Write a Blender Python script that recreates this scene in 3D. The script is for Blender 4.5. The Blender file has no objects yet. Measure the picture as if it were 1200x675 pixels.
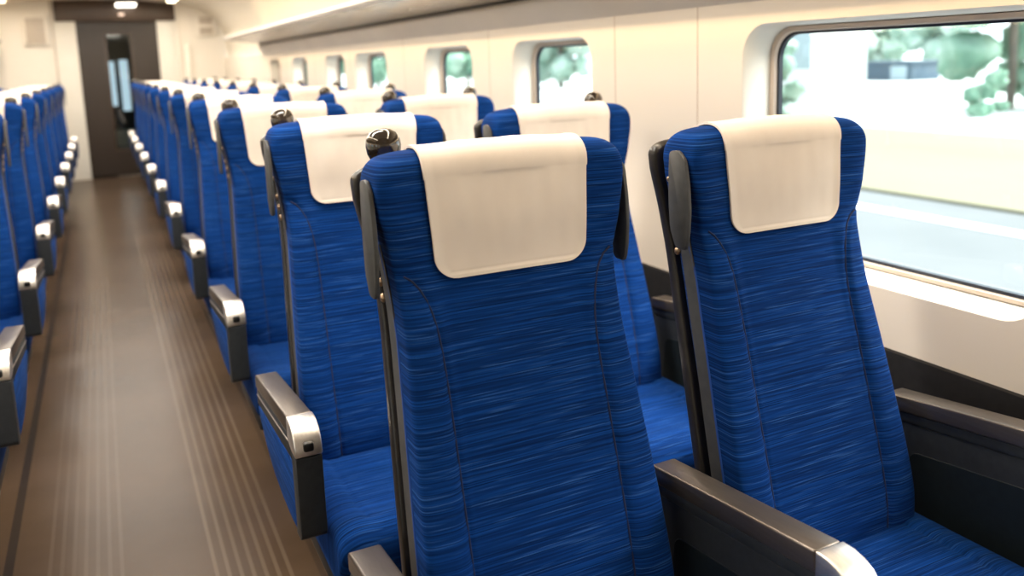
import bpy, bmesh, math, random
from mathutils import Vector, Matrix, noise
random.seed(7)
C = bpy.context.scene.collection
SC = bpy.context.scene
PI = math.pi

# ------------------------------------------------------------------ materials
def mat(name, col=(.5, .5, .5), rough=.5, metal=0., emit=None, strength=0., spec=None):
    m = bpy.data.materials.new(name); m.use_nodes = True
    b = m.node_tree.nodes['Principled BSDF']
    b.inputs['Base Color'].default_value = (*col, 1)
    b.inputs['Roughness'].default_value = rough
    b.inputs['Metallic'].default_value = metal
    if spec is not None: b.inputs['Specular IOR Level'].default_value = spec
    if emit:
        b.inputs['Emission Color'].default_value = (*emit, 1)
        b.inputs['Emission Strength'].default_value = strength
    return m

def nd(m, t, **kw):
    n = m.node_tree.nodes.new(t)
    for k, v in kw.items(): setattr(n, k, v)
    return n

def ramp(m, stops):
    r = nd(m, 'ShaderNodeValToRGB'); e = r.color_ramp.elements
    while len(e) < len(stops): e.new(.5)
    for q, (p, c) in zip(e, stops):
        q.position = p; q.color = (*c, 1) if len(c) == 3 else c
    return r

def noise_mat(name, stops, scale, vec=(1, 1, 1), rough=.6, metal=0., bump=0., detail=4., dist=.01, sheen=0., spec=None):
    """procedural material: stretched noise -> colour ramp (+ bump)"""
    m = mat(name, (.5, .5, .5), rough, metal, spec=spec); L = m.node_tree.links
    b = m.node_tree.nodes['Principled BSDF']
    tc = nd(m, 'ShaderNodeTexCoord'); mp = nd(m, 'ShaderNodeMapping'); mp.inputs['Scale'].default_value = vec
    L.new(tc.outputs['Object'], mp.inputs['Vector'])
    n = nd(m, 'ShaderNodeTexNoise'); n.inputs['Scale'].default_value = scale; n.inputs['Detail'].default_value = detail
    L.new(mp.outputs['Vector'], n.inputs['Vector'])
    r = ramp(m, stops); L.new(n.outputs['Fac'], r.inputs['Fac']); L.new(r.outputs['Color'], b.inputs['Base Color'])
    if bump:
        bp = nd(m, 'ShaderNodeBump'); bp.inputs['Strength'].default_value = bump; bp.inputs['Distance'].default_value = dist
        L.new(n.outputs['Fac'], bp.inputs['Height']); L.new(bp.outputs['Normal'], b.inputs['Normal'])
    if sheen:
        b.inputs['Sheen Weight'].default_value = sheen
        b.inputs['Sheen Tint'].default_value = (.5, .65, 1, 1)
    return m

def fabric(name, along, row, gain=1.):
    """woven blue cloth: short broken light threads lying along one axis, stacked along another"""
    m = mat(name, (.01, .06, .3), .85, spec=.05); L = m.node_tree.links
    b = m.node_tree.nodes['Principled BSDF']
    tc = nd(m, 'ShaderNodeTexCoord'); sp = nd(m, 'ShaderNodeSeparateXYZ'); L.new(tc.outputs['Object'], sp.inputs[0])
    def mth(op, a, v):
        n = nd(m, 'ShaderNodeMath', operation=op); L.new(a, n.inputs[0]); n.inputs[1].default_value = v; return n.outputs[0]
    def threads(fa, fr, seed):
        r = mth('MULTIPLY', nd_floor(mth('MULTIPLY', sp.outputs[row], fr)), 7.317)
        a = mth('MULTIPLY', sp.outputs[along], fa)
        cb = nd(m, 'ShaderNodeCombineXYZ'); L.new(a, cb.inputs[0]); L.new(r, cb.inputs[1]); cb.inputs[2].default_value = seed
        n = nd(m, 'ShaderNodeTexNoise'); n.inputs['Scale'].default_value = 1; n.inputs['Detail'].default_value = 1.
        L.new(cb.outputs[0], n.inputs['Vector']); return n.outputs['Fac']
    def nd_floor(a):
        n = nd(m, 'ShaderNodeMath', operation='FLOOR'); L.new(a, n.inputs[0]); return n.outputs[0]
    g = gain
    t1 = threads(5.5, 640, 1.3); t2 = threads(9, 720, 8.9)
    r1 = ramp(m, [(.28, (.0022 * g, .016 * g, .085 * g)), (.52, (.0036 * g, .034 * g, .175 * g)), (.72, (.006 * g, .058 * g, .285 * g))])
    L.new(t1, r1.inputs['Fac'])
    r2 = ramp(m, [(.60, (0, 0, 0)), (.74, (1, 1, 1))]); L.new(t2, r2.inputs['Fac'])
    mx = nd(m, 'ShaderNodeMixRGB'); mx.inputs['Color2'].default_value = (.036 * g, .125 * g, .40 * g, 1)
    ml = nd(m, 'ShaderNodeMath', operation='MULTIPLY'); ml.inputs[1].default_value = .75
    L.new(r2.outputs['Color'], ml.inputs[0]); L.new(ml.outputs[0], mx.inputs['Fac'])
    L.new(r1.outputs['Color'], mx.inputs['Color1']); L.new(mx.outputs['Color'], b.inputs['Base Color'])
    b.inputs['Sheen Weight'].default_value = .03; b.inputs['Sheen Tint'].default_value = (.3, .5, 1, 1)
    return m

M = {}
M['fabric'] = fabric('blue_woven_fabric', 'X', 'Z', .92)
M['fabric_seat'] = fabric('blue_woven_cushion_fabric', 'X', 'Y', .92)
M['fabric_side'] = fabric('blue_woven_side_fabric', 'Y', 'Z', 1.1)
M['thread'] = mat('dark_blue_thread', (.003, .012, .06), .8)
M['piping'] = mat('bright_blue_piping', (.008, .07, .34), .7)
M['cloth'] = noise_mat('white_headrest_cloth', [(.3, (.76, .68, .62)), (.7, (.82, .74, .68))], 9, rough=.8, bump=.25, dist=.004, detail=3)
M['hem'] = mat('white_hem_thread', (.84, .77, .71), .75)
M['shell'] = noise_mat('black_seat_shell_plastic', [(.3, (.012, .011, .010)), (.7, (.020, .017, .015))], 40, rough=.32)
M['bracket'] = noise_mat('charcoal_bracket_plastic', [(.3, (.045, .047, .050)), (.7, (.060, .062, .064))], 60, rough=.5)
M['bolt'] = mat('brass_bolt', (.34, .24, .16), .3, .8)
M['grip'] = mat('dark_brown_gloss_grip', (.030, .022, .016), .12)
M['grip'].node_tree.nodes['Principled BSDF'].inputs['Coat Weight'].default_value = .6
M['plank'] = noise_mat('bronze_brushed_plank', [(.3, (.150, .128, .112)), (.7, (.180, .155, .136))], 1, vec=(160, 3, 160), rough=.33, metal=.75, bump=.02, dist=.001)
M['silver'] = noise_mat('satin_silver_cap', [(.3, (.72, .68, .65)), (.7, (.82, .79, .76))], 1, vec=(200, 6, 200), rough=.40, metal=1)
M['trimline'] = mat('pale_metal_line', (.55, .52, .5), .3, .9)
M['charcoal'] = noise_mat('charcoal_armrest_plastic', [(.3, (.022, .026, .032)), (.7, (.030, .035, .042))], 70, rough=.45, spec=.3)
M['inset'] = noise_mat('dark_teal_inset', [(.3, (.004, .009, .013)), (.7, (.007, .014, .019))], 60, rough=.55)
M['button'] = mat('black_button', (.008, .008, .009), .35)
M['base'] = noise_mat('dark_base_metal', [(.3, (.020, .022, .026)), (.7, (.03, .032, .036))], 30, rough=.5, metal=.4)
M['wall'] = noise_mat('warm_white_wall_panel', [(.3, (.84, .775, .695)), (.7, (.88, .815, .735))], 1.3, rough=.38, detail=2)
M['reveal'] = noise_mat('white_window_reveal', [(.3, (.78, .76, .70)), (.7, (.84, .82, .77))], 3, rough=.4)
M['frame'] = noise_mat('beige_window_frame', [(.3, (.56, .46, .38)), (.7, (.62, .52, .44))], 8, rough=.35)
M['gasket'] = mat('black_blue_gasket', (.010, .014, .026), .4)
M['dado'] = noise_mat('dark_grey_lower_wall', [(.3, (.010, .010, .012)), (.7, (.015, .015, .017))], 50, rough=.6, spec=.2)
M['strip'] = noise_mat('grey_rack_strip', [(.3, (.66, .63, .59)), (.7, (.74, .71, .66))], 2, rough=.4, detail=2)
M['under'] = noise_mat('satin_rack_underside', [(.35, (.40, .365, .32)), (.65, (.60, .53, .43))], 1.0, vec=(1, 2.2, 1), rough=.22, detail=2, metal=.35)
M['gap'] = mat('dark_gap', (.03, .028, .025), .6)
M['ceiling'] = noise_mat('cream_ceiling', [(.3, (.78, .72, .62)), (.7, (.82, .76, .66))], 1, rough=.5)
M['brown'] = noise_mat('brown_door_panel', [(.3, (.026, .017, .012)), (.7, (.033, .022, .016))], 1, vec=(30, 30, 2), rough=.42)
M['header'] = noise_mat('brown_header_panel', [(.3, (.058, .035, .023)), (.7, (.070, .043, .029))], 1, vec=(2, 2, 30), rough=.35)
M['endwall'] = noise_mat('cream_end_wall', [(.3, (.86, .82, .76)), (.7, (.90, .86, .80))], 1.2, rough=.4)
M['panelgrey'] = noise_mat('pale_grey_panel', [(.3, (.50, .44, .38)), (.7, (.56, .50, .43))], 5, rough=.4)
M['lamp'] = mat('warm_lamp_diffuser', (.9, .85, .75), .5, emit=(1, .82, .55), strength=7)
M['lampwhite'] = mat('white_lamp_diffuser', (.9, .9, .85), .5, emit=(1, .93, .80), strength=5)
M['lampglint'] = mat('dim_reflection_glow', (.8, .6, .5), .4, emit=(1, .75, .6), strength=.9)  # glow colour for the ceiling lamp's reflected spot, not a lamp of its own
M['blind'] = noise_mat('cream_roller_blind', [(.3, (.55, .53, .47)), (.7, (.6, .58, .52))], 1, vec=(1, 1, 80), rough=.8)
M['road'] = noise_mat('pale_asphalt', [(.3, (.105, .117, .125)), (.7, (.13, .142, .15))], .5, rough=.8)
M['line'] = mat('white_road_paint', (.8, .8, .8), .7)
M['grass'] = noise_mat('dry_grass', [(.3, (.155, .15, .095)), (.7, (.205, .193, .13))], .25, vec=(1, .35, 1), rough=.9, detail=5)
M['lot'] = noise_mat('pale_concrete_lot', [(.3, (.48, .52, .52)), (.7, (.58, .61, .60))], .1, rough=.9)
M['leaf'] = noise_mat('mid_green_leaves', [(.32, (.07, .17, .12)), (.5, (.15, .28, .20)), (.66, (.30, .42, .34))], .7, rough=.8, detail=6)
M['leaf_haze'] = noise_mat('hazed_green_leaves', [(.32, (.16, .27, .21)), (.5, (.28, .40, .33)), (.66, (.46, .55, .50))], .7, rough=.8, detail=6)  # haze and overexposure of the trees outside put into the leaf colour
M['bark'] = noise_mat('grey_bark', [(.3, (.08, .07, .06)), (.7, (.14, .12, .10))], 3, rough=.9)
M['house'] = noise_mat('white_render', [(.3, (.62, .64, .65)), (.7, (.70, .72, .72))], .6, rough=.8)
M['slate'] = noise_mat('blue_slate_roof', [(.3, (.04, .075, .11)), (.7, (.06, .10, .14))], 2, rough=.7)
M['pane_dark'] = mat('dark_house_pane', (.30, .38, .42), .2)

def glass_mat():
    m = bpy.data.materials.new('clear_window_glass'); m.use_nodes = True
    nt = m.node_tree; nt.nodes.clear(); L = nt.links
    o = nt.nodes.new('ShaderNodeOutputMaterial'); mx = nt.nodes.new('ShaderNodeMixShader')
    t = nt.nodes.new('ShaderNodeBsdfTransparent'); t.inputs['Color'].default_value = (.93, .985, .97, 1)
    g = nt.nodes.new('ShaderNodeBsdfGlossy'); g.inputs['Roughness'].default_value = .03
    mx.inputs['Fac'].default_value = .05
    L.new(t.outputs[0], mx.inputs[1]); L.new(g.outputs[0], mx.inputs[2]); L.new(mx.outputs[0], o.inputs['Surface'])
    return m
M['glass'] = glass_mat()

def floor_mat():
    m = mat('ribbed_brown_floor', (.15, .11, .08), .26, spec=.10); L = m.node_tree.links
    b = m.node_tree.nodes['Principled BSDF']
    tc = nd(m, 'ShaderNodeTexCoord'); sx = nd(m, 'ShaderNodeSeparateXYZ'); L.new(tc.outputs['Object'], sx.inputs[0])
    def math_(op, a, bb, c=None):
        n = nd(m, 'ShaderNodeMath', operation=op)
        for i, v in enumerate((a, bb, c)):
            if v is None: continue
            if isinstance(v, (int, float)): n.inputs[i].default_value = v
            else: L.new(v, n.inputs[i])
        return n.outputs[0]
    x = sx.outputs['X']
    def band(lo, hi): return math_('MULTIPLY', math_('GREATER_THAN', x, lo), math_('LESS_THAN', x, hi))
    def ribs(x0, pitch, width):
        f = math_('FRACT', math_('DIVIDE', math_('SUBTRACT', x, x0 - width / 2), pitch), 0)
        return math_('LESS_THAN', f, width / pitch)
    a = math_('MULTIPLY', math_('MULTIPLY', band(.148, .338), ribs(.156, .0289, .0100)), .55)
    c = math_('MULTIPLY', math_('MULTIPLY', band(-.25, -.055), ribs(-.24, .0289, .0100)), .22)
    s = math_('ADD', a, c)
    n = nd(m, 'ShaderNodeTexNoise'); n.inputs['Scale'].default_value = 2.2; n.inputs['Detail'].default_value = 5
    L.new(tc.outputs['Object'], n.inputs['Vector'])
    r = ramp(m, [(.3, (.056, .037, .024)), (.7, (.084, .056, .037))]); L.new(n.outputs['Fac'], r.inputs['Fac'])
    mx = nd(m, 'ShaderNodeMixRGB'); mx.inputs['Color2'].default_value = (.145, .110, .082, 1)
    L.new(s, mx.inputs['Fac']); L.new(r.outputs['Color'], mx.inputs['Color1'])
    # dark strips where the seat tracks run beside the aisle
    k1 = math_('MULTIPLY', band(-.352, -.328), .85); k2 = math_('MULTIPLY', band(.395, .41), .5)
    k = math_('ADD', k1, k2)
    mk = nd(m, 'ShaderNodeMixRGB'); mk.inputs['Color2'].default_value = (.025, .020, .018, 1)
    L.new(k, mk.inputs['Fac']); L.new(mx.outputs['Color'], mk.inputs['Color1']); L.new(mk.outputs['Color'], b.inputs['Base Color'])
    fine = nd(m, 'ShaderNodeTexNoise'); fine.inputs['Scale'].default_value = 220
    L.new(tc.outputs['Object'], fine.inputs['Vector'])
    bp = nd(m, 'ShaderNodeBump'); bp.inputs['Strength'].default_value = .12; bp.inputs['Distance'].default_value = .002
    L.new(fine.outputs['Fac'], bp.inputs['Height']); L.new(bp.outputs['Normal'], b.inputs['Normal'])
    return m
M['floor'] = floor_mat()

# ------------------------------------------------------------------ mesh helpers
def link(name, me, m, parent=None, loc=None):
    o = bpy.data.objects.new(name, me); C.objects.link(o)
    if m and not me.materials: me.materials.append(m)
    if parent: o.parent = parent
    if loc: o.location = loc
    return o

def pymesh(name, v, f, smooth=True, angle=40):
    me = bpy.data.meshes.new(name); me.from_pydata([tuple(p) for p in v], [], f); me.update()
    bm = bmesh.new(); bm.from_mesh(me)
    bmesh.ops.remove_doubles(bm, verts=bm.verts, dist=1e-6)
    bmesh.ops.recalc_face_normals(bm, faces=bm.faces); bm.to_mesh(me); bm.free()
    if smooth:
        for p in me.polygons: p.use_smooth = True
        me.set_sharp_from_angle(angle=math.radians(angle))
    return me

def bmmesh(name, bm, smooth=True, angle=40):
    bmesh.ops.recalc_face_normals(bm, faces=bm.faces)
    me = bpy.data.meshes.new(name); bm.to_mesh(me); bm.free()
    if smooth:
        for p in me.polygons: p.use_smooth = True
        me.set_sharp_from_angle(angle=math.radians(angle))
    return me

def bevel(bm, off, seg=3):
    if off > 0:
        es = [e for e in bm.edges if len(e.link_faces) == 2 and e.calc_face_angle(0) > math.radians(28)]
        bmesh.ops.bevel(bm, geom=es, offset=off, segments=seg, affect='EDGES', profile=.5, clamp_overlap=True)

def box_bm(x0, x1, y0, y1, z0, z1, bev=.004, seg=3, bm=None):
    b = bmesh.new()
    bmesh.ops.create_cube(b, size=1, matrix=Matrix.Translation(((x0 + x1) / 2, (y0 + y1) / 2, (z0 + z1) / 2)) @ Matrix.Diagonal((abs(x1 - x0), abs(y1 - y0), abs(z1 - z0), 1)))
    bevel(b, bev, seg)
    if bm is None: return b
    tmp = bpy.data.meshes.new('t'); b.to_mesh(tmp); b.free(); bm.from_mesh(tmp); bpy.data.meshes.remove(tmp); return bm

def prism_x(poly, x0, x1, bev=.004, seg=3):
    """polygon in (y, z), extruded along x"""
    b = bmesh.new()
    a = [b.verts.new((x0, y, z)) for y, z in poly]; c = [b.verts.new((x1, y, z)) for y, z in poly]
    n = len(poly); b.faces.new(a); b.faces.new(c[::-1])
    for i in range(n): b.faces.new((a[i], a[(i + 1) % n], c[(i + 1) % n], c[i]))
    bmesh.ops.recalc_face_normals(b, faces=b.faces)
    bevel(b, bev, seg); return b

def mirror_bm(b, m):
    if m < 0:
        for v in b.verts: v.co.x = -v.co.x
        bmesh.ops.reverse_faces(b, faces=b.faces)
    return b

def tube(pts, r, n=8):
    v = []; f = []; P = [Vector(p) for p in pts]
    for i, p in enumerate(P):
        t = (P[min(i + 1, len(P) - 1)] - P[max(i - 1, 0)]).normalized()
        a = t.orthogonal().normalized() if i == 0 else (a - t * a.dot(t)).normalized()
        bq = t.cross(a)
        for k in range(n):
            w = 2 * PI * k / n; v.append(p + (a * math.cos(w) + bq * math.sin(w)) * r)
    for i in range(len(P) - 1):
        for k in range(n):
            f.append((i * n + k, i * n + (k + 1) % n, (i + 1) * n + (k + 1) % n, (i + 1) * n + k))
    f.append(tuple(range(n))[::-1]); f.append(tuple((len(P) - 1) * n + k for k in range(n)))
    return v, f

def rnd(poly, r, n=5):
    """round the corners of a polygon (2-D)"""
    out = []; N = len(poly)
    for i in range(N):
        p0, p, p1 = Vector(poly[i - 1]), Vector(poly[i]), Vector(poly[(i + 1) % N])
        ri = r[i] if isinstance(r, (list, tuple)) else r
        a = (p0 - p); b = (p1 - p); d = min(ri, a.length * .49, b.length * .49)
        if d < 1e-6: out.append(tuple(p)); continue
        s = p + a.normalized() * d; e = p + b.normalized() * d
        for k in range(n + 1):
            t = k / n; out.append(tuple((1 - t) ** 2 * s + 2 * t * (1 - t) * p + t * t * e))
    return out

def interp(tab, x):
    """smooth (monotone-ish cubic) interpolation in a table"""
    if x <= tab[0][0]: return tab[0][1]
    if x >= tab[-1][0]: return tab[-1][1]
    for i in range(len(tab) - 1):
        if tab[i][0] <= x <= tab[i + 1][0]:
            x0, y0 = tab[i]; x1, y1 = tab[i + 1]
            def sl(j):
                if j <= 0: return (tab[1][1] - tab[0][1]) / (tab[1][0] - tab[0][0])
                if j >= len(tab) - 1: return (tab[-1][1] - tab[-2][1]) / (tab[-1][0] - tab[-2][0])
                return (tab[j + 1][1] - tab[j - 1][1]) / (tab[j + 1][0] - tab[j - 1][0])
            h = x1 - x0; t = (x - x0) / h; m0, m1 = sl(i) * h, sl(i + 1) * h
            return (2 * t ** 3 - 3 * t * t + 1) * y0 + (t ** 3 - 2 * t * t + t) * m0 + (-2 * t ** 3 + 3 * t * t) * y1 + (t ** 3 - t * t) * m1

def sstep(a, b, x):
    t = max(0, min(1, (x - a) / (b - a))); return t * t * (3 - 2 * t)

# ------------------------------------------------------------------ the seat: shape functions (x across, y to the rear, z up)
YF = [(.38, -.118), (.46, -.112), (.55, -.092), (.65, -.064), (.76, -.032), (.88, .004), (.98, .026), (1.07, .034), (1.13, .038), (1.19, .039)]
HW = [(.38, .203), (.47, .206), (.58, .203), (.70, .197), (.82, .190), (.90, .186), (.96, .187), (1.02, .193), (1.07, .201), (1.12, .210), (1.16, .212), (1.2, .211)]
TH = [(.38, .075), (.7, .085), (1.0, .090), (1.19, .084)]
ZT, ZB = 1.182, .385
SEAM = [(1.0, 1.005), (.93, 1.003), (.84, .985), (.765, .95), (.72, .90), (.695, .84), (.68, .75), (.66, .62), (.645, .50), (.64, .40)]

def seam_poly():
    pts = []
    for (u0, z0), (u1, z1) in zip(SEAM, SEAM[1:]):
        n = max(2, int(math.hypot((u1 - u0) * .21, z1 - z0) / .008))
        for k in range(n): pts.append((u0 + (u1 - u0) * k / n, z0 + (z1 - z0) * k / n))
    pts.append(SEAM[-1])
    for _ in range(6):
        pts = [pts[0]] + [((a[0] + 2 * b[0] + c[0]) / 4, (a[1] + 2 * b[1] + c[1]) / 4) for a, b, c in zip(pts, pts[1:], pts[2:])] + [pts[-1]]
    return pts
SP = seam_poly()
def seam_d(a, z):
    if a < .55 or z > 1.03: return 1.
    return math.sqrt(min(((a - u) * .21) ** 2 + (z - q) ** 2 for u, q in SP))

def body(u, z):
    """front surface offset: wings, bolsters, seam groove"""
    a = abs(u)
    wing = -.015 * sstep(.55, 1.0, a) * sstep(.97, 1.07, z) + .012 * sstep(.7, .0, a) * sstep(.98, 1.06, z) * 0
    bol = -.009 * sstep(.58, .80, a) * (1 - sstep(.92, 1.03, z)) * sstep(.36, .5, z)
    g = 0
    d = seam_d(a, z)
    if d < .03: g = .0048 * math.exp(-(d / .0055) ** 2)
    head = -.004 * math.exp(-((z - 1.09) / .06) ** 2) * (1 - sstep(.35, .8, a))
    return wing + bol + g + head

def pad_point(u_raw, tpar, off=0., edge=True, hwadd=0., yadd=0., thick=None, zt=ZT, zb=ZB, plain=False, n=11.):
    """tpar in [0,1] front bottom->top, [1,2] over the top, [2,3] down the back"""
    if edge:
        u = u_raw; k = max(0., 1 - abs(u) ** n) ** (1 / n)
    else: u, k = u_raw, 1.
    r = (thick if thick else interp(TH, zt)) / 2
    crown = lambda z: (-.008 * u * u - .011 * abs(u) ** 18) * sstep(.95, 1.16, z)
    if tpar <= 1:
        z = zb + (zt - r - zb) * tpar; yf = interp(YF, z) + yadd; tt = thick or interp(TH, z)
        ym = yf + tt / 2; y = yf + (0 if plain else body(u, z)); dz = 0
    elif tpar <= 2:
        a = (tpar - 1) * PI; z0 = zt - r; yf = interp(YF, z0) + yadd; tt = thick or interp(TH, z0)
        ym = yf + tt / 2; lean = .012 * math.sin(a) * 0
        ca = math.copysign(abs(math.cos(a)) ** .85, math.cos(a)); y = ym - tt / 2 * ca + (0 if plain else body(u, z0) * (1 + math.cos(a)) / 2) + lean
        dz = r * max(0., math.sin(a)) ** .85; z = z0
    else:
        z = zt - r + (zb - zt + r) * (tpar - 2); tt = thick or interp(TH, z); yf = interp(YF, z) + yadd
        ym = yf + tt / 2; y = yf + tt; dz = 0
    w = interp(HW, z) + hwadd
    y = ym + (y - ym) * k
    zz = z + dz * k + crown(z)
    if not plain and tpar < .08: zz += .0
    return Vector((u * w, y, zz))

def edge_samples(nu, n, ne=9):
    core = [-.90 + 1.8 * i / nu for i in range(nu + 1)]
    c0 = (1 - .90 ** n) ** (1 / n); a0 = math.acos(min(1, c0 ** (n / 2))); ed = []
    for i in range(1, ne + 1):
        a = a0 + (PI / 2 - a0) * i / ne; ed.append(min(1., math.sin(a) ** (2 / n)))
    return [-e for e in ed[::-1]] + core + ed

def sweep_mesh(name, nu, ts, **kw):
    v = []; f = []
    us = edge_samples(nu, kw.get('n', 11.)); nu = len(us) - 1
    for t in ts:
        for u in us: v.append(pad_point(u, t, **kw))
    W = nu + 1
    for j in range(len(ts) - 1):
        for i in range(nu): f.append((j * W + i, j * W + i + 1, (j + 1) * W + i + 1, (j + 1) * W + i))
    # close the sides and the bottom
    J = len(ts)
    for i in range(nu): f.append((i + 1, i, (J - 1) * W + i, (J - 1) * W + i + 1))
    return pymesh(name, v, f, angle=60)

def make_back_mesh():
    ts = [i / 110 for i in range(111)] + [1 + .5 * (1 - math.cos(PI * i / 26)) for i in range(1, 27)] + [2 + i / 24 for i in range(1, 25)]
    return sweep_mesh('backrest', 110, ts)

def make_shell_mesh():
    ts = [i / 40 for i in range(41)] + [1 + i / 8 for i in range(1, 9)] + [2 + i / 30 for i in range(1, 31)]
    return sweep_mesh('shell', 30, ts, plain=True, thick=.030, yadd=.092, zt=1.158, zb=.36, hwadd=.004, n=9.)

def front(u, z, off=0.):
    t = (z - ZB) / (ZT - interp(TH, ZT) / 2 - ZB)
    p = pad_point(u, t, edge=False)
    return p + Vector((0, -off, 0))

def surf(u, t, off):
    p = pad_point(u, t, edge=False)
    a = max(0., min(1., t - 1)) * PI
    return p + Vector((0, -math.cos(a), math.sin(a))) * off

def make_cover_mesh():
    """white cloth hung over the head of the seat, rounded lower corners, sewn hem"""
    HWC_top, HWC_bot, R_ = .140, .128, .034
    front_len, zt0 = 1.0, ZT - interp(TH, ZT) / 2
    zlow = .986; tl = (zlow - ZB) / (zt0 - ZB)
    nf, na, nb, nu = 40, 26, 14, 44
    rows = []
    for i in range(nf + 1):
        t = tl + (1 - tl) * (i / nf) ** 1.4; rows.append((t, (t - tl) * (zt0 - ZB)))
    for i in range(1, na + 1): rows.append((1 + .5 * (1 - math.cos(PI * i / na)), .17 + .13 * i / na))
    for i in range(1, nb + 1): rows.append((2 + .2 * i / nb, .3 + .15 * i / nb))
    outer = []; inner = []; hem = []
    for t, d in rows:
        hw = HWC_bot + (HWC_top - HWC_bot) * min(1, d / .2)
        half = hw
        if d < R_: half = half - R_ + math.sqrt(max(0, R_ * R_ - (R_ - d) ** 2))
        row_o = []; row_i = []
        for k in range(nu + 1):
            q = -1 + 2 * k / nu; x = half * q
            zz = pad_point(0, t, edge=False).z
            u = x / interp(HW, min(zz, 1.15))
            edge_d = min(half - abs(x), d)
            wr = .0016 * noise.noise(Vector((x * 14, d * 9, 3.1))) + .0010 * noise.noise(Vector((x * 40, d * 12, 7.)))
            lift = .0050 + .0012 * (1 if edge_d < .007 else 0) - .0006 * math.exp(-((edge_d - .0085) / .0012) ** 2) + max(-.001, wr) * sstep(0, .05, edge_d)
            row_o.append(surf(u, t, lift)); row_i.append(surf(u, t, .0022))
        outer.append(row_o); inner.append(row_i)
    v = []; f = []; W = nu + 1; J = len(rows)
    for row in outer: v += row
    for row in inner: v += row
    B = W * J
    for j in range(J - 1):
        for i in range(nu):
            a = j * W + i; f.append((a, a + 1, a + W + 1, a + W)); f.append((B + a + 1, B + a, B + a + W, B + a + W + 1))
    for i in range(nu):
        f.append((i + 1, i, B + i, B + i + 1)); a = (J - 1) * W + i; f.append((a, a + 1, B + a + 1, B + a))
    for j in range(J - 1):
        a = j * W; f.append((a, a + W, B + a + W, B + a)); a += nu; f.append((a + W, a, B + a, B + a + W))
    return pymesh('headrest_cover', v, f, angle=70)

def make_seam_mesh(s):
    pts = [front(s * u, q, .0006) for u, q in SP[::2] if u < .955]
    return pymesh('seam', *tube(pts, .0016, 6))

def make_piping_mesh(s):
    pts = []
    for i in range(50):
        z = .42 + (1.05 - .42) * i / 49
        y = interp(YF, z) + body(1, z); pts.append((s * (interp(HW, z) + .0002), interp(YF, z) + .040 + .008 * sstep(.9, 1., z), z + (-.019) * sstep(.95, 1.16, z)))
    return pymesh('piping', *tube(pts, .0022, 6))

def cushion_point(a, b):
    return None

def make_cushion_mesh():
    """thick seat pad: rounded front, soft edges, groove around a centre panel"""
    hw, y0, y1 = .236, -.490, -.055
    nu, ny, n = 90, 70, 6.
    def top(x, y):
        t = (y - y0) / (y1 - y0)
        z = .432 + .012 * math.exp(-((t - .12) / .12) ** 2) - .012 * t
        ax = abs(x) / hw
        z += .007 * sstep(.6, .85, ax)
        g = 0
        d1 = abs(ax - .70) * hw; 
        if t > .12 and t < .86: g = max(g, math.exp(-(d1 / .006) ** 2))
        if ax < .70: g = max(g, math.exp(-(((t - .86) * (y1 - y0)) / .006) ** 2))
        return z - .003 * g
    v = []; f = []
    # superellipse section along y: parameter over front roll
    xs = [math.copysign(abs(math.sin(q * PI / 2)) ** (2 / n), q) for q in [-1 + 2 * i / nu for i in range(nu + 1)]]
    ks = [max(0, math.cos(q * PI / 2)) ** (2 / n) for q in [-1 + 2 * i / nu for i in range(nu + 1)]]
    path = []                                    # (y, z as fraction of top -> bottom, inset)
    R_ = .045
    for i in range(12): path.append(('bottom', y1 - (y1 - y0 - .05) * i / 11))
    for i in range(1, 9): path.append(('front', i / 9))
    for i in range(0, 9): path.append(('roll', i / 8))
    for i in range(1, ny + 1): path.append(('top', y0 + R_ + (y1 - y0 - R_) * i / ny))
    zb = .300
    for kind, q in path:
        for xk, k in zip(xs, ks):
            x = xk * hw
            if kind == 'bottom': y, z = q, zb
            elif kind == 'front':
                y = y0 + .05 * (1 - q) ** 2; z = zb + (top(x, y0 + R_) - R_ - zb) * q
            elif kind == 'roll':
                a = q * PI / 2; y = y0 + R_ - R_ * math.cos(a); z = top(x, y0 + R_) - R_ + R_ * math.sin(a)
            else: y, z = q, top(x, q)
            zm = .372; 
            z = zm + (z - zm) * k
            if kind in ('front', 'roll'): y = y + (1 - k) * .018
            v.append((x, y, z))
    W = nu + 1
    for j in range(len(path) - 1):
        for i in range(nu): f.append((j * W + i, j * W + i + 1, (j + 1) * W + i + 1, (j + 1) * W + i))
    J = len(path)
    for i in range(nu): f.append((i + 1, i, (J - 1) * W + i, (J - 1) * W + i + 1))
    return pymesh('cushion', v, f, angle=60)

def side_bracket_bm(s, with_head=True):
    """long charcoal plate between the pad and the shell, broad beside the head"""
    def fy(z): return interp(YF, z)
    head = [(fy(1.14) + .022, 1.142), (fy(1.12) + .004, 1.126), (fy(1.08) - .002, 1.08), (fy(1.04) - .002, 1.04), (fy(1.0) + .004, 1.0), (fy(.98) + .012, .975), (fy(.97) + .018, .966),
            (fy(.97) + .044, .966), (fy(1.0) + .056, 1.0), (fy(1.05) + .056, 1.05), (fy(1.10) + .052, 1.10), (fy(1.13) + .048, 1.138)]
    b = prism_x(rnd(head, .008, 3), .2125, .2200, .0022, 2) if with_head else bmesh.new()
    zs = [.40 + (1.04 - .40) * i / 16 for i in range(17)]
    v = []
    for z in zs:
        x = interp(HW, z) + .0005; y0 = fy(z) + .040; y1 = fy(z) + .072
        v.append([b.verts.new(p) for p in ((x - .008, y0, z), (x + .0015, y0, z), (x + .0015, y1, z), (x - .008, y1, z))])
    for p, q in zip(v, v[1:]):
        for k in range(4): b.faces.new((p[k], p[(k + 1) % 4], q[(k + 1) % 4], q[k]))
    b.faces.new(v[0][::-1]); b.faces.new(v[-1])
    return mirror_bm(b, s)

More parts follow.
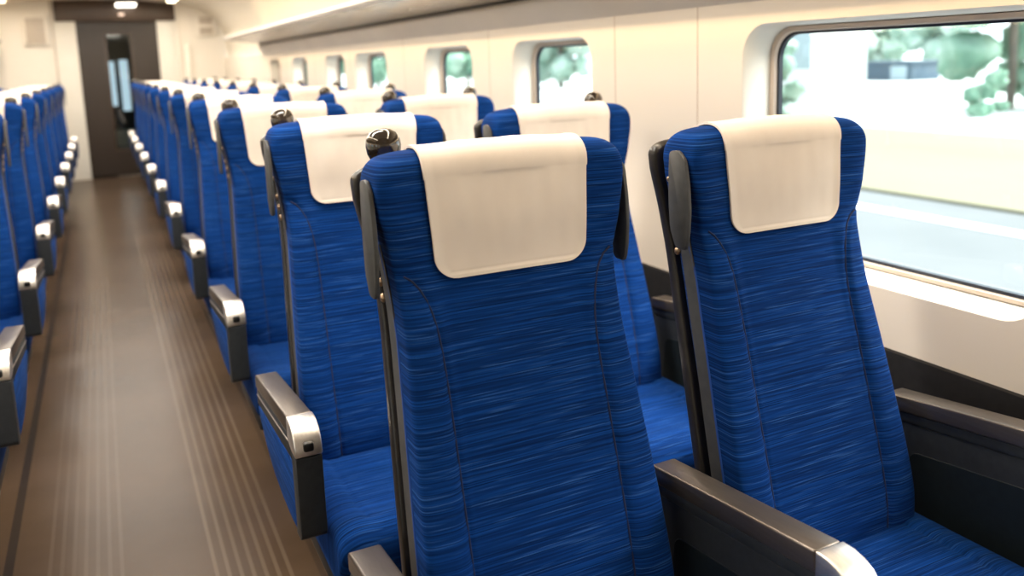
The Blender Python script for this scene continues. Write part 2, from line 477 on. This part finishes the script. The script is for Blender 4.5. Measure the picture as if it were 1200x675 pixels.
def bolt_bm(s, y, z, r=.0075):
    b = bmesh.new()
    bmesh.ops.create_uvsphere(b, u_segments=12, v_segments=8, radius=r, matrix=Matrix.Translation(((interp(HW, z) + .002) * s, y, z)) @ Matrix.Diagonal((.7, 1, 1, 1)))
    return b

def grip_bm(s):
    """polished knob on a short neck at the shoulder of the seat back"""
    prof = [(0, 1.118), (.011, 1.119), (.0115, 1.140), (.013, 1.150), (.021, 1.158), (.0262, 1.168), (.0280, 1.180), (.0268, 1.191), (.021, 1.201), (.012, 1.206), (0, 1.208)]
    b = bmesh.new(); N = 24; rings = []
    for r, z in prof:
        if r == 0: rings.append([b.verts.new((0, 0, z))])
        else: rings.append([b.verts.new((r * math.cos(2 * PI * k / N), r * .92 * math.sin(2 * PI * k / N), z)) for k in range(N)])
    for a, c in zip(rings, rings[1:]):
        for k in range(N):
            k2 = (k + 1) % N
            if len(a) == 1: b.faces.new((a[0], c[k], c[k2]))
            elif len(c) == 1: b.faces.new((a[k], a[k2], c[0]))
            else: b.faces.new((a[k], a[k2], c[k2], c[k]))
    for v in b.verts: v.co += Vector((.160 * s, .150, 0))
    return b

AX0, AX1 = .243, .292          # armrest width, from the seat centre
def arm_parts(kind):
    """kind: aisle (fabric panel, button), middle, window.  built on the +x side"""
    P = {}
    zb, zf = .607, .648
    P['plank'] = prism_x([(.012, zb - .032), (.012, zb - .004), (.004, zb), (-.362, zf), (-.362, zf - .034)], AX0, AX1, .0035, 3)
    cap = [(-.364, zf - .045), (-.364, zf + .001), (-.385, zf + .001), (-.402, zf - .003), (-.417, zf - .011), (-.428, zf - .024), (-.434, zf - .040), (-.436, zf - .056), (-.400, zf - .056)]
    P['end_cap'] = prism_x(cap, AX0 - .0012, AX1 + .0012, .003, 3)
    if kind == 'aisle':
        b = box_bm((AX0 + AX1) / 2 - .0095, (AX0 + AX1) / 2 + .0095, -.440, -.426, zf - .046, zf - .028, .004, 3); P['button'] = b
        P['post'] = prism_x(rnd([(-.392, zf - .058), (-.4345, zf - .058), (-.4345, .425), (-.392, .422)], [.002, .004, .016, .004]), AX0, AX1, .004, 3)
        P['rail'] = prism_x([(.008, zb - .034), (-.362, zf - .036), (-.390, zf - .048), (-.390, zf - .078), (.006, zb - .070)], AX0 + .002, AX1 - .001, .002, 2)
        P['trim_line'] = prism_x([(.004, zb - .0455), (-.362, zf - .0475), (-.362, zf - .0505), (.004, zb - .0485)], AX1 - .004, AX1 + .0004, .0004, 1)
        pan = [(.004, zb - .072), (-.391, zf - .080), (-.391, .428), (-.34, .424), (-.25, .426), (-.16, .440), (-.08, .468), (-.02, .505), (.002, .525)]
        P['side_panel'] = prism_x(pan, AX0 + .006, AX1 - .001, .004, 3)
    else:
        fr = [(.008, zb - .034), (-.362, zf - .036), (-.372, zf - .058), (-.425, zf - .058), (-.425, .31), (.008, .31)]
        P['rail'] = prism_x([(.008, zb - .033), (-.362, zf - .035), (-.364, zf - .056), (.008, zb - .052)], AX0 + .005, AX1 - .005, .002, 2)
        # frame plate with a sunken panel
        P['side_panel'] = prism_x([(.008, zb - .053), (-.362, zf - .057), (-.428, zf - .058), (-.428, .30), (.008, .30)], AX0 + .008, AX1 - .008, .004, 3)
        ins = rnd([(-.050, zb - .105), (-.390, zf - .105), (-.390, .33), (-.030, .33)], .02, 4)
        P['inset_panel'] = prism_x(ins, AX0 + .0065, AX1 - .0065, .001, 1)
    return P
ARM_MAT = {'plank': 'plank', 'end_cap': 'silver', 'button': 'button', 'post': 'charcoal', 'rail': 'charcoal', 'trim_line': 'trimline', 'side_panel': None, 'inset_panel': 'inset'}

MESH = {}
def mesh_of(key, fn):
    if key not in MESH: MESH[key] = fn()
    return MESH[key]

def add_arm(root, kind, s):
    key = ('arm', kind, s)
    if key not in MESH:
        MESH[key] = {k: bmmesh(k, mirror_bm(b, s)) for k, b in arm_parts(kind).items()}
    P = MESH[key]
    arm = link('armrest', P['plank'], M['plank'], root)
    for k, me in P.items():
        if k == 'plank': continue
        m = M[ARM_MAT[k]] if ARM_MAT[k] else (M['fabric_side'] if kind == 'aisle' else M['charcoal'])
        link(k, me, m, arm)
    if kind == 'window': arm.location = (.014 * s, 0, .010)
    return arm

def base_bm(window):
    b = bmesh.new()
    box_bm(-.225, .225, -.42, -.06, .262, .302, .006, 2, b)
    box_bm(-.10, -.05, -.34, -.06, .05, .262, .008, 2, b)
    box_bm(.05, .10, -.34, -.06, .05, .262, .008, 2, b)
    box_bm(-.12, .12, -.36, -.02, 0, .05, .01, 2, b)
    return b

BOLTS = [(.070, 1.085), (.074, 1.045), (.078, 1.00), (.080, .975), (.082, .950)]
def make_seat(side, place, grips, arms):
    """side = +1: the aisle lies to the left of this block (right-hand block); -1 mirrored"""
    r = bpy.data.objects.new('train_seat', None); C.objects.link(r); r.empty_display_size = .1
    bk = link('backrest', mesh_of('back', make_back_mesh), M['fabric'], r)
    for s in (-1, 1):
        link('seam', mesh_of(('seam', s), lambda: make_seam_mesh(s)), M['thread'], bk)
        link('piping', mesh_of(('piping', s), lambda: make_piping_mesh(s)), M['piping'], bk)
    link('headrest_cover', mesh_of('cover', make_cover_mesh), M['cloth'], r)
    link('cushion', mesh_of('cushion', make_cushion_mesh), M['fabric_seat'], r)
    link('shell', mesh_of('shell', make_shell_mesh), M['shell'], r)
    for s in (-1, 1):
        br = link('side_bracket', mesh_of(('br', s, not (place == 'window' and s == side)), lambda: bmmesh('side_bracket', side_bracket_bm(s, not (place == 'window' and s == side)))), M['bracket'], r)
        for i, (dy, z) in enumerate(BOLTS):
            link('bolt', mesh_of(('bolt', s, i), lambda: bmmesh('bolt', bolt_bm(s, interp(YF, z) + dy, z, .0075 if i > 1 else .0055))), M['bolt'], br)
    for s in grips:
        link('grip', mesh_of(('grip', s), lambda: bmmesh('grip', grip_bm(s), angle=80)), M['grip'], r)
    for kind, s in arms: add_arm(r, kind, s)
    link('base', mesh_of('base', lambda: bmmesh('base', base_bm(False))), M['base'], r)
    return r

def copy_tree(o, parent=None):
    c = o.copy(); C.objects.link(c)
    if parent is not None: c.parent = parent
    for ch in list(o.children): copy_tree(ch, c)
    return c

ORD = ['nearest', 'second', 'third', 'fourth', 'fifth', 'sixth', 'seventh', 'eighth', 'ninth', 'tenth', 'eleventh', 'twelfth']
def put(o, x, y, label, group):
    o.location = (x, y, 0); o['label'] = label; o['category'] = 'seat'; o['group'] = group

XA, XW = .552, 1.113
RY = [1.115, 1.92, 2.82, 3.80, 4.82, 5.83, 6.82, 7.80, 8.76, 9.70, 10.62]
proto = {}
def seat_like(key, *args):
    if key not in proto:
        proto[key] = make_seat(*args); return proto[key]
    return copy_tree(proto[key])
for i, y in enumerate(RY):
    if i == 0: la = 'large blue aisle seat in the foreground with white headrest cover'
    else: la = f'blue seat with white headrest cover, {ORD[i]} aisle seat of the block right of the aisle'
    put(seat_like('ra', 1, 'aisle', (-1,), [('aisle', -1), ('middle', 1)]), XA, y, la, 'aisle seats of the block right of the aisle')
    if i == 0:
        o = seat_like('rw0', 1, 'window', (), [('window', 1)]); lw = 'blue window seat in the foreground beside the big window, no knob on its shoulders'
    elif i == 1:
        o = seat_like('rw1', 1, 'window', (1,), [('window', 1)]); lw = 'blue window seat, second from the camera, seen between the two foreground seats'
    else:
        o = seat_like('rw', 1, 'window', (1, -1), [('window', 1)]); lw = f'blue seat with white headrest cover, {ORD[i]} window seat along the right wall'
    put(o, XW, y, lw, 'window seats along the right wall')
LY = [2.2426 + .4345 + .9478 * k for k in range(9)]
for i, y in enumerate(LY):
    lab = 'blue seat cut by the left photo edge, only armrest showing, nearest left of aisle' if i == 0 else f'blue seat left of the aisle, {ORD[i]} aisle seat of the left block'
    put(seat_like('la', -1, 'aisle', (1,), [('aisle', 1), ('middle', -1)]), -XA + .006, y, lab, 'aisle seats of the block left of the aisle')
    if i >= 4:
        put(seat_like('lw', -1, 'window', (-1,), [('window', -1)]), -XW + .006, y, f'blue seat behind white covers, {ORD[i]} seat along the left wall', 'seats along the left wall')

# ------------------------------------------------------------------ the carriage
def struct(name, me, m, parent=None):
    o = link(name, me, m, parent)
    if parent is None: o['kind'] = 'structure'
    return o
def tag(o, label, cat, group=None):
    o['label'] = label; o['category'] = cat
    if group: o['group'] = group
    return o

Y0, Y1, WX = -2.4, 11.7, 1.513
struct('floor', bmmesh('floor', box_bm(-1.75, 1.75, Y0, 14.2, -.10, 0, 0)), M['floor'])

def rrect(y0, y1, z0, z1, r, n=8):
    """rounded rectangle outline, counter-clockwise in (y, z), starting mid right"""
    pts = []
    for cy, cz, a0 in ((y1 - r, z1 - r, 0), (y0 + r, z1 - r, 90), (y0 + r, z0 + r, 180), (y1 - r, z0 + r, 270)):
        for k in range(n + 1):
            a = math.radians(a0 + 90 * k / n); pts.append((cy + r * math.cos(a), cz + r * math.sin(a)))
    return pts

WZ0, WZ1 = .640, 1.440
def wall_mesh(name, s, wins, ya, yb):
    """inner side-wall skin between the dado and the rack with rounded window openings, 6 cm thick"""
    v = []; f = []
    def V(x, y, z): v.append((s * x, y, z)); return len(v) - 1
    wins = sorted(wins); cuts = [ya]
    for (a0, a1), (b0, b1) in zip(wins, wins[1:]): cuts.append((a1 + b0) / 2)
    cuts.append(yb)
    for (a, b), c0, c1 in zip(wins, cuts, cuts[1:]):
        o = rrect(a, b, .780, 1.376, .085)
        # cell outline points by casting from the hole point to the cell border
        idx_o = [V(WX, y, z) for y, z in o]
        N = len(o); cell = []
        n = N // 4
        cy, cz = (a + b) / 2, 1.084
        for k, (y, z) in enumerate(o):
            q = k // n; t = (k % n) / (n - 1)
            if q == 0: p = (c1, WZ1) if t == .5 else ((c1, z) if t < .5 else (y, WZ1))
            elif q == 1: p = (c0, WZ1) if t == .5 else ((y, WZ1) if t < .5 else (c0, z))
            elif q == 2: p = (c0, WZ0) if t == .5 else ((c0, z) if t < .5 else (y, WZ0))
            else: p = (c1, WZ0) if t == .5 else ((y, WZ0) if t < .5 else (c1, z))
            cell.append(V(WX, *p))
        for k in range(N):
            k2 = (k + 1) % N; f.append((idx_o[k], idx_o[k2], cell[k2], cell[k]))
    me = pymesh(name, v, f, angle=30)
    return me

def ring(s, o1, x1, o2, x2):
    v = [(s * x1, y, z) for y, z in o1] + [(s * x2, y, z) for y, z in o2]; N = len(o1)
    return v, [(k, (k + 1) % N, N + (k + 1) % N, N + k) for k in range(N)]

def window(n, s, y0, y1, blind=False):
    # reveal funnel, with a softly rounded inner lip
    D = .094
    outs = [(rrect(y0, y1, .780, 1.376, .085), WX), (rrect(y0 + .005, y1 - .005, .786, 1.371, .081), WX + .008), (rrect(y0 + .010, y1 - .010, .790, 1.368, .078), WX + D)]
    def rings(secs):
        v = []; f = []
        for (a, xa), (b, xb) in zip(secs, secs[1:]):
            vv, ff = ring(s, a, xa, b, xb); o = len(v); v += vv; f += [tuple(i + o for i in q) for q in ff]
        return v, f
    w = struct(f'window_{n}', pymesh('window', *rings(outs), angle=50), M['reveal'])
    secs = [(rrect(y0 + .010, y1 - .010, .790, 1.368, .078), WX + D), (rrect(y0 + .012, y1 - .012, .792, 1.366, .077), WX + D - .010), (rrect(y0 + .024, y1 - .024, .800, 1.356, .070), WX + D - .008), (rrect(y0 + .027, y1 - .027, .803, 1.353, .068), WX + D + .002)]
    link('window_frame', pymesh('window_frame', *rings(secs), angle=50), M['frame'], w)
    secs = [(rrect(y0 + .027, y1 - .027, .803, 1.353, .068), WX + D), (rrect(y0 + .033, y1 - .033, .809, 1.347, .064), WX + D + .002), (rrect(y0 + .033, y1 - .033, .809, 1.347, .064), WX + D + .014)]
    link('gasket', pymesh('gasket', *rings(secs), angle=50), M['gasket'], w)
    g = rrect(y0 + .029, y1 - .029, .805, 1.351, .066)
    N = len(g); v = [(s * (WX + D + .010), y, z) for y, z in g]
    link('pane', pymesh('pane', v, [tuple(range(N))], smooth=False), M['glass'], w)
    if blind:
        bb = box_bm(s * (WX + D + .003), s * (WX + D + .006), y0 + .036, y1 - .036, .815, 1.34, 0)
        link('blind', bmmesh('blind', bb), M['blind'], w)

WIN_R = [(-1.75, -1.10), (-.40, .58), (.905, 1.716), (2.466, 3.079), (3.484, 4.104), (4.726, 5.400), (5.66, 6.20), (6.80, 7.36), (7.90, 8.42)]  # second opening is out of view, enlarged to light the front seats
WIN_L = [(-1.6 + 1.22 * k, -.95 + 1.22 * k) for k in range(9)]
struct('wall_right', wall_mesh('wall_right', 1, WIN_R, Y0, Y1), M['wall'])
struct('wall_left', wall_mesh('wall_left', -1, WIN_L, Y0, Y1), M['wall'])
nwin = 1
for k, (a, b) in enumerate(WIN_R[2:] + WIN_R[:2]): window(nwin, 1, a, b, blind=(k == 6)); nwin += 1
for a, b in WIN_L: window(nwin, -1, a, b); nwin += 1
# vertical joints between the wall panels
tn = 1
for y in (1.90, 2.32, 3.30, 4.42, 5.52, 6.52, 7.62):
    struct(f'trim_{tn}', bmmesh('trim', box_bm(WX - .0006, WX + .002, y - .002, y + .002, WZ0, WZ1, 0)), M['frame']); tn += 1
for s, nm in ((1, 'right'), (-1, 'left')):
    b = box_bm(s * (WX - .012), s * (WX + .1), Y0, Y1, 0, WZ0 + .008, .004, 2)
    struct(f'baseboard_{nm}', bmmesh('dado', b), M['dado'])

# ceiling vault: from the wall above the racks over the aisle
sec = [(1.56, 1.43), (1.55, 1.62), (1.52, 1.78), (1.42, 1.94), (1.25, 2.06), (1.0, 2.13), (.6, 2.165), (0, 2.175)]
sec = sec + [(-x, z) for x, z in sec[-2::-1]]
v = []; f = []
for y in (Y0, Y1):
    for x, z in sec: v.append((x, y, z))
n = len(sec)
for i in range(n - 1): f.append((i, i + 1, n + i + 1, n + i))
me = pymesh('ceiling', v, f, angle=60)
struct('ceiling', me, M['ceiling'])

# luggage racks
RL = 8.72
def rack(s, label, RL, lip, up):
    t = bpy.data.objects.new('luggage_rack', None); C.objects.link(t); t.location = (s * 1.3, 3, 1.43); tag(t, label, 'luggage rack')
    def put_(name, poly, m, ya, yb, bev=.004):
        b = bmesh.new(); q = [(s * x, z) for x, z in poly]
        a = [b.verts.new((x, ya, z)) for x, z in q]; c = [b.verts.new((x, yb, z)) for x, z in q]; N = len(q)
        b.faces.new(a); b.faces.new(c[::-1])
        for i in range(N): b.faces.new((a[i], a[(i + 1) % N], c[(i + 1) % N], c[i]))
        bmesh.ops.recalc_face_normals(b, faces=b.faces); bevel(b, bev, 2)
        o = link(name, bmmesh(name, b), m, t); o.matrix_parent_inverse = Matrix.Translation(t.location).inverted(); return o
    put_('lower_strip', [(1.53, 1.432), (1.512, 1.432), (1.462, 1.512), (1.475, 1.525), (1.53, 1.525)], M['strip'], Y0, RL)
    put_('shadow_gap', [(1.545, 1.524), (1.480, 1.524), (1.480, 1.548), (1.545, 1.548)], M['gap'], Y0, RL - .01, .001)
    put_('shelf', [(1.545, 1.546), (1.440, 1.534), (lip + .02, 1.578 + up), (lip + .02, 1.600 + up), (1.545, 1.580)], M['under'], Y0, RL)
    put_('front_lip', [(lip + .022, 1.574 + up), (lip, 1.582 + up), (lip - .007, 1.594 + up), (lip - .002, 1.608 + up), (lip + .022, 1.606 + up)], M['strip'], Y0, RL, .003)
    return t
rack(1, 'long grey luggage rack above the windows on the right wall', 8.72, 1.15, 0)
rack(-1, 'luggage rack on the left wall, its end just at the left edge of the photo', 11.3, .93, .10)

# end wall with door
def zbox(name, x0, x1, y0, y1, z0, z1, m, parent=None, bev=.004):
    return link(name, bmmesh(name, box_bm(x0, x1, y0, y1, z0, z1, bev)), m, parent)
JX0, JX1, DX0, DX1, DZ = -.385, .95, -.1754, .7284, 1.92
EY = 11.55
b = box_bm(-1.62, DX0, EY, EY + .14, 0, 2.2, 0); box_bm(DX1, 1.62, EY, EY + .14, 0, 2.2, 0, 3, b)
struct('wall_end', bmmesh('wall_end', b), M['endwall'])
struct('trim_20', bmmesh('trim', box_bm(-.39, .955, EY - .035, EY + .14, DZ, 2.19, .006)), M['header'])
struct('trim_21', bmmesh('trim', box_bm(-.41, DX0, EY - .012, EY, 0, DZ, .004)), M['reveal'])
struct('trim_22', bmmesh('trim', box_bm(DX1, .935, EY - .012, EY, 0, DZ, .004)), M['reveal'])
struct('trim_23', bmmesh('trim', box_bm(-.425, -.41, EY - .02, EY, 0, 2.17, .002)), M['panelgrey'])
struct('trim_24', bmmesh('trim', box_bm(.955, .985, EY - .05, EY, 0, 2.17, .006)), M['endwall'])
# sliding door leaf with a tall narrow window
gx0, gx1, gz0, gz1 = .145, .415, .34, 1.76
bm = bmesh.new()
for x0, x1, z0, z1 in ((DX0, gx0, .02, DZ), (gx1, DX1, .02, DZ), (gx0, gx1, .02, gz0), (gx0, gx1, gz1, DZ)):
    box_bm(x0, x1, EY + .05, EY + .09, z0, z1, 0, 1, bm)
bmesh.ops.remove_doubles(bm, verts=bm.verts, dist=1e-4)
door = struct('door_1', bmmesh('door', bm, smooth=False), M['brown'])
b = bmesh.new()
for x0, x1, z0, z1 in ((gx0 - .018, gx0, gz0 - .018, gz1 + .018), (gx1, gx1 + .018, gz0 - .018, gz1 + .018), (gx0, gx1, gz0 - .018, gz0), (gx0, gx1, gz1, gz1 + .018)):
    box_bm(x0, x1, EY + .042, EY + .052, z0, z1, .002, 2, b)
link('door_window_frame', bmmesh('door_window_frame', b), M['header'], door)
zbox('door_pane', gx0, gx1, EY + .066, EY + .072, gz0, gz1, M['glass'], door, 0)
b = box_bm(gx1 + .06, gx1 + .085, EY + .02, EY + .052, .85, 1.15, .006)
link('door_handle', bmmesh('door_handle', b), M['plank'], door)
# vestibule behind the door
VY = 14.0
M['vest'] = noise_mat('dark_vestibule_wall', [(.3, (.018, .020, .026)), (.7, (.028, .030, .036))], 2, rough=.5)
b = box_bm(-1.2, 1.6, VY, VY + .1, 0, 2.3, 0); box_bm(-1.3, -1.2, EY + .14, VY, 0, 2.3, 0, 3, b); box_bm(1.6, 1.7, EY + .14, VY, 0, 2.3, 0, 3, b); box_bm(-1.3, 1.7, EY + .14, VY, 2.2, 2.3, 0, 3, b)
struct('wall_vestibule', bmmesh('wall_vestibule', b), M['vest'])
M['vestpane'] = mat('emissive_daylight_pane', (.3, .4, .5), .2, emit=(.62, .78, .92), strength=.85)  # emission imitates daylight coming through these panes
d2 = struct('door_2', bmmesh('door', box_bm(.10, .62, VY - .05, VY - .002, 0, 1.9, .006)), M['vest'])
zbox('door_pane', .165, .245, VY - .06, VY - .048, .80, 1.46, M['vestpane'], d2, .002)
zbox('door_pane', .310, .425, VY - .06, VY - .048, .72, 1.48, M['vestpane'], d2, .002)
zbox('kick_plate', .14, .60, VY - .06, VY - .048, .18, .44, M['strip'], d2, .002)
zbox('door_sill', DX0 + .3, DX1, EY - .005, EY + .04, 0, .012, M['plank'], door, .002)

# small things on the end wall and ceiling
def end_panel(name, x0, x1, z0, z1, label, cat, slots=2):
    t = tag(link(name, bmmesh(name, box_bm(x0, x1, EY - .05, EY - .001, z0, z1, .008)), M['endwall']), label, cat)
    h = (z1 - z0) / slots
    for k in range(slots):
        zbox('slot', x0 + .03, x1 - .03, EY - .054, EY - .045, z0 + k * h + .02, z0 + (k + 1) * h - .02, M['panelgrey'], t, .003)
    return t
end_panel('wall_cabinet', -.73, -.47, 1.64, 1.98, 'pale square panel high on the end wall left of the brown door', 'panel', 1)
end_panel('wall_cabinet', 1.20, 1.42, 1.72, 1.98, 'pale grey slotted panel high on the end wall right of the door', 'panel', 2)
struct('trim_25', bmmesh('trim', box_bm(1.02, 1.10, EY - .06, EY, 0, 1.62, .01)), M['endwall'])

lamp = tag(link('ceiling_lamp', bmmesh('ceiling_lamp', box_bm(.27, .52, EY - .33, EY - .06, 2.105, 2.168, .012)), M['header']), 'bright square lamp above the brown door at the end of the aisle', 'ceiling lamp')
zbox('diffuser', .285, .505, EY - .338, EY - .075, 2.085, 2.115, M['lampwhite'], lamp, .01)
spot = tag(link('lamp_reflection', bmmesh('lamp_reflection', box_bm(.31, .37, EY - .048, EY - .034, 1.985, 2.01, .004)), M['lampglint']), 'tiny glowing patch standing in for the lamp reflection on the brown header', 'lamp')  # glowing box imitates the ceiling lamp mirrored in the header
# strip lamps along both edges of the ceiling
def strip_lamp(x, y0, y1, label, group):
    t = tag(link('strip_lamp', bmmesh('strip_lamp', box_bm(x - .06, x + .06, y0, y1, 2.10, 2.17, .01)), M['reveal']), label, 'ceiling lamp', group)
    zbox('diffuser', x - .045, x + .045, y0 + .02, y1 - .02, 2.090, 2.108, M['lamp'], t, .006)
LS = [(.1, 2.0), (2.2, 4.2), (4.4, 6.4), (6.6, 8.6), (8.8, 10.8)]
for s, nm in ((1, 'right'), (-1, 'left')):
    for k, (a, c) in enumerate(LS):
        strip_lamp(s * .86, a, c, f'warm strip lamp on the {nm} of the ceiling, {ORD[len(LS) - 1 - k]} from the end door', f'strip lamps on the {nm} of the ceiling')
struct('wall_rear', bmmesh('wall_rear', box_bm(-1.65, 1.65, Y0 - .1, Y0, 0, 2.2, 0)), M['endwall'])

# ------------------------------------------------------------------ outside the windows
GZ = -1.2
def ground(name, x0, x1, z, m, y0=-60, y1=260, t=.3):
    return struct(name, bmmesh(name, box_bm(x0, x1, y0, y1, z - t, z, 0)), m)
ground('ground_road', 2.2, 12.0, GZ, M['road'])
ground('ground_road_line', 10.55, 10.85, GZ + .012, M['line'], t=.02)
ground('ground_verge', 12.0, 21.5, GZ + .05, M['grass'])
ground('ground_lot', 21.5, 420, GZ, M['lot'], -200, 500)
ground('ground_left', -300, -2.2, GZ, M['grass'], -60, 200)

def blob_crown(R_, H, seed, n=34):
    rs = random.Random(seed); b = bmesh.new()
    for k in range(n):
        a = rs.uniform(0, 2 * PI); hz = rs.uniform(.06, 1); q = rs.uniform(.1, 1) ** .6
        prof = math.sin(PI * min(1, .18 + .82 * hz)) ** .6 if hz < .95 else .3
        r = R_ * rs.uniform(.20, .34); rr = max(0, R_ * prof - r * .6) * q
        m = Matrix.Translation((rr * math.cos(a), rr * math.sin(a), H * hz)) @ Matrix.Diagonal((r, r, r * .9, 1))
        bmesh.ops.create_icosphere(b, subdivisions=3, radius=1, matrix=m)
    for v in b.verts:
        d = noise.noise(v.co * (4.4 / R_) + Vector((seed, 0, 0))) * .14 * R_ + noise.noise(v.co * (13. / R_) + Vector((0, seed, 0))) * .09 * R_
        v.co += v.normal * d
    return bmmesh('crown', b, angle=180)

TREES = [(31, 20.3, 3.0, 8.5, 'leaf', 'green tree at the upper right of the large window'),
         (72, 62, 5.0, 9.0, 'leaf_haze', 'pale green tree behind the left end of the low blue shed'),
         (70, 51, 4.4, 8.0, 'leaf_haze', 'pale green tree behind the right end of the low blue shed'),
         (21, 22.3, 1.2, 3.4, 'leaf_haze', 'green tree at the left edge of the large window'),
         (35, 62, 4.6, 11.0, 'leaf_haze', 'nearer pale tree at the left in the second window'),
         (46, 74.5, 4.5, 12.5, 'leaf', 'taller green tree at the right in the second window'),
         (31, 72.5, 3.6, 11.0, 'leaf', 'green tree seen through the third window'),
         (36, 91, 5.0, 11.5, 'leaf', 'broad green tree farther along in the third window'),
         (25, 81, 3.4, 10.0, 'leaf', 'green tree seen through the fourth window'),
         (24, 97, 4.2, 11.0, 'leaf', 'green tree seen through the fifth window'),
         (23, 112, 5.0, 11.0, 'leaf', 'farthest green tree, seen through the sixth window')]
for i, (x, y, r, h, lf, lab) in enumerate(TREES):
    t = bpy.data.objects.new('broadleaf_tree', None); C.objects.link(t); t.location = (x, y, GZ); tag(t, lab, 'tree', 'trees across the road')
    cr = link('crown', blob_crown(r, h * .88, i * 3.7 + 1), M[lf], t); cr.location = (0, 0, h * .06)
    tv, tf = tube([(0, 0, -.1), (.05, .02, h * .2), (-.03, .05, h * .5)], .05 * r, 10)
    link('trunk', pymesh('trunk', tv, tf), M['bark'], t)
bush = tag(link('bush', blob_crown(1.1, 1.3, 44, 10), M['leaf'], None, (27.6, 18.6, GZ + .1)), 'dark green bush at the right of the large window', 'bush')

def house(x, y, wx, wy, h, roof, label, wall='house'):
    t = bpy.data.objects.new('house', None); C.objects.link(t); t.location = (x, y, GZ); tag(t, label, 'building')
    zbox('wall', -wx / 2, wx / 2, -wy / 2, wy / 2, -.1, h, M[wall], t, .02)
    b = bmesh.new(); e = .4
    q = [(-wx / 2 - e, h), (0, h + roof), (wx / 2 + e, h), (wx / 2 + e, h - .15), (-wx / 2 - e, h - .15)]
    a = [b.verts.new((px, -wy / 2 - e, pz)) for px, pz in q]; c = [b.verts.new((px, wy / 2 + e, pz)) for px, pz in q]
    b.faces.new(a); b.faces.new(c[::-1])
    for k in range(len(q)): b.faces.new((a[k], a[(k + 1) % len(q)], c[(k + 1) % len(q)], c[k]))
    link('roof', bmmesh('roof', b, smooth=False), M['slate'], t)
    for k in range(max(2, int(wy / 3))):
        yy = -wy / 2 + (k + .5) * wy / max(2, int(wy / 3))
        zbox('window', -wx / 2 - .04, -wx / 2 + .05, yy - .6, yy + .6, h * .35, h * .7, M['pane_dark'], t, .01)
    return t
house(26, 25.2, 3, 2.5, 5.0, .6, 'tall pale house at the left of the large window')
shed = bpy.data.objects.new('shed', None); C.objects.link(shed); shed.location = (54, 44.2, GZ); tag(shed, 'low dark blue shed below the trees through the large window', 'building')
zbox('wall', -1.5, 1.5, -2.4, 2.4, -.1, 1.25, M['slate'], shed, .02)
zbox('roof', -1.7, 1.7, -2.6, 2.6, 1.25, 1.42, M['slate'], shed, .02)
zbox('door', -1.54, -1.45, -2.0, -.6, 0, 1.1, M['pane_dark'], shed, .01)

# ------------------------------------------------------------------ light
w = bpy.data.worlds.new('sky'); SC.world = w; w.use_nodes = True
nt = w.node_tree; bg = nt.nodes['Background']
bg.inputs['Color'].default_value = (.84, .93, 1.0, 1); bg.inputs['Strength'].default_value = 2.8
sun = bpy.data.lights.new('sun', 'SUN'); sun.energy = 14; sun.angle = math.radians(48); sun.color = (1, .96, .88)
so = bpy.data.objects.new('sun', sun); C.objects.link(so); so.rotation_euler = Vector((.62, -.34, .72)).to_track_quat('Z', 'Y').to_euler()
def area(name, loc, sx, sy, energy, col, rot=(0, 0, 0)):
    L_ = bpy.data.lights.new(name, 'AREA'); L_.shape = 'RECTANGLE'; L_.size = sx; L_.size_y = sy; L_.energy = energy; L_.color = col
    o = bpy.data.objects.new(name, L_); C.objects.link(o); o.location = loc; o.rotation_euler = rot
for s in (1, -1):
    area('strip_light', (s * .86, 5.6, 2.08), .10, 11, 72, (1, .84, .64))
    area('rack_light', (s * 1.470, 3.2, 1.425), .03, 11, 13, (1, .70, .38), (0, s * math.radians(28), 0))
for k in range(6):
    y = 1.75 + 1.66 * k
    t = tag(link('ceiling_lamp', bmmesh('ceiling_lamp', box_bm(-.60, .60, y - .17, y + .17, 2.125, 2.175, .01)), M['reveal']), f'wide cross lamp on the ceiling, {ORD[5 - k]} from the end door', 'ceiling lamp', 'aisle lamps')
    zbox('diffuser', -.58, .58, y - .15, y + .15, 2.112, 2.128, M['lampwhite'], t, .004)
    area('aisle_light', (0, y, 2.105), 1.14, .28, 19, (1, .93, .84))

# ------------------------------------------------------------------ camera
yaw, pitch, roll = (math.radians(a) for a in (26.0109, 8.8735, -1.8720))
F = 980.66
f = Vector((math.sin(yaw) * math.cos(pitch), math.cos(yaw) * math.cos(pitch), -math.sin(pitch)))
rt = Vector((math.cos(yaw), -math.sin(yaw), 0)); up = rt.cross(f)
rt2 = math.cos(roll) * rt + math.sin(roll) * up; up2 = -math.sin(roll) * rt + math.cos(roll) * up
cam = bpy.data.cameras.new('camera'); co = bpy.data.objects.new('camera', cam); C.objects.link(co)
co.matrix_world = Matrix(((rt2.x, up2.x, -f.x, 0), (rt2.y, up2.y, -f.y, 0), (rt2.z, up2.z, -f.z, 1.3085), (0, 0, 0, 1)))
cam.sensor_width = 36; cam.lens = F / 1200 * 36
cam.shift_x = (600 - 602.19) / 1200; cam.shift_y = (221.87 - 337.5) / 1200
cam.clip_start = .02; cam.clip_end = 1000
cam.dof.use_dof = True; cam.dof.focus_distance = 1.42; cam.dof.aperture_fstop = 2.8
SC.camera = co
SC.view_settings.view_transform = 'Standard'; SC.view_settings.look = 'None'
SC.view_settings.exposure = .10; SC.view_settings.gamma = 1; SC.view_settings.use_curve_mapping = False
SC.cycles.use_denoising = True
SC.cycles.max_bounces = 10; SC.cycles.diffuse_bounces = 5; SC.cycles.transparent_max_bounces = 12
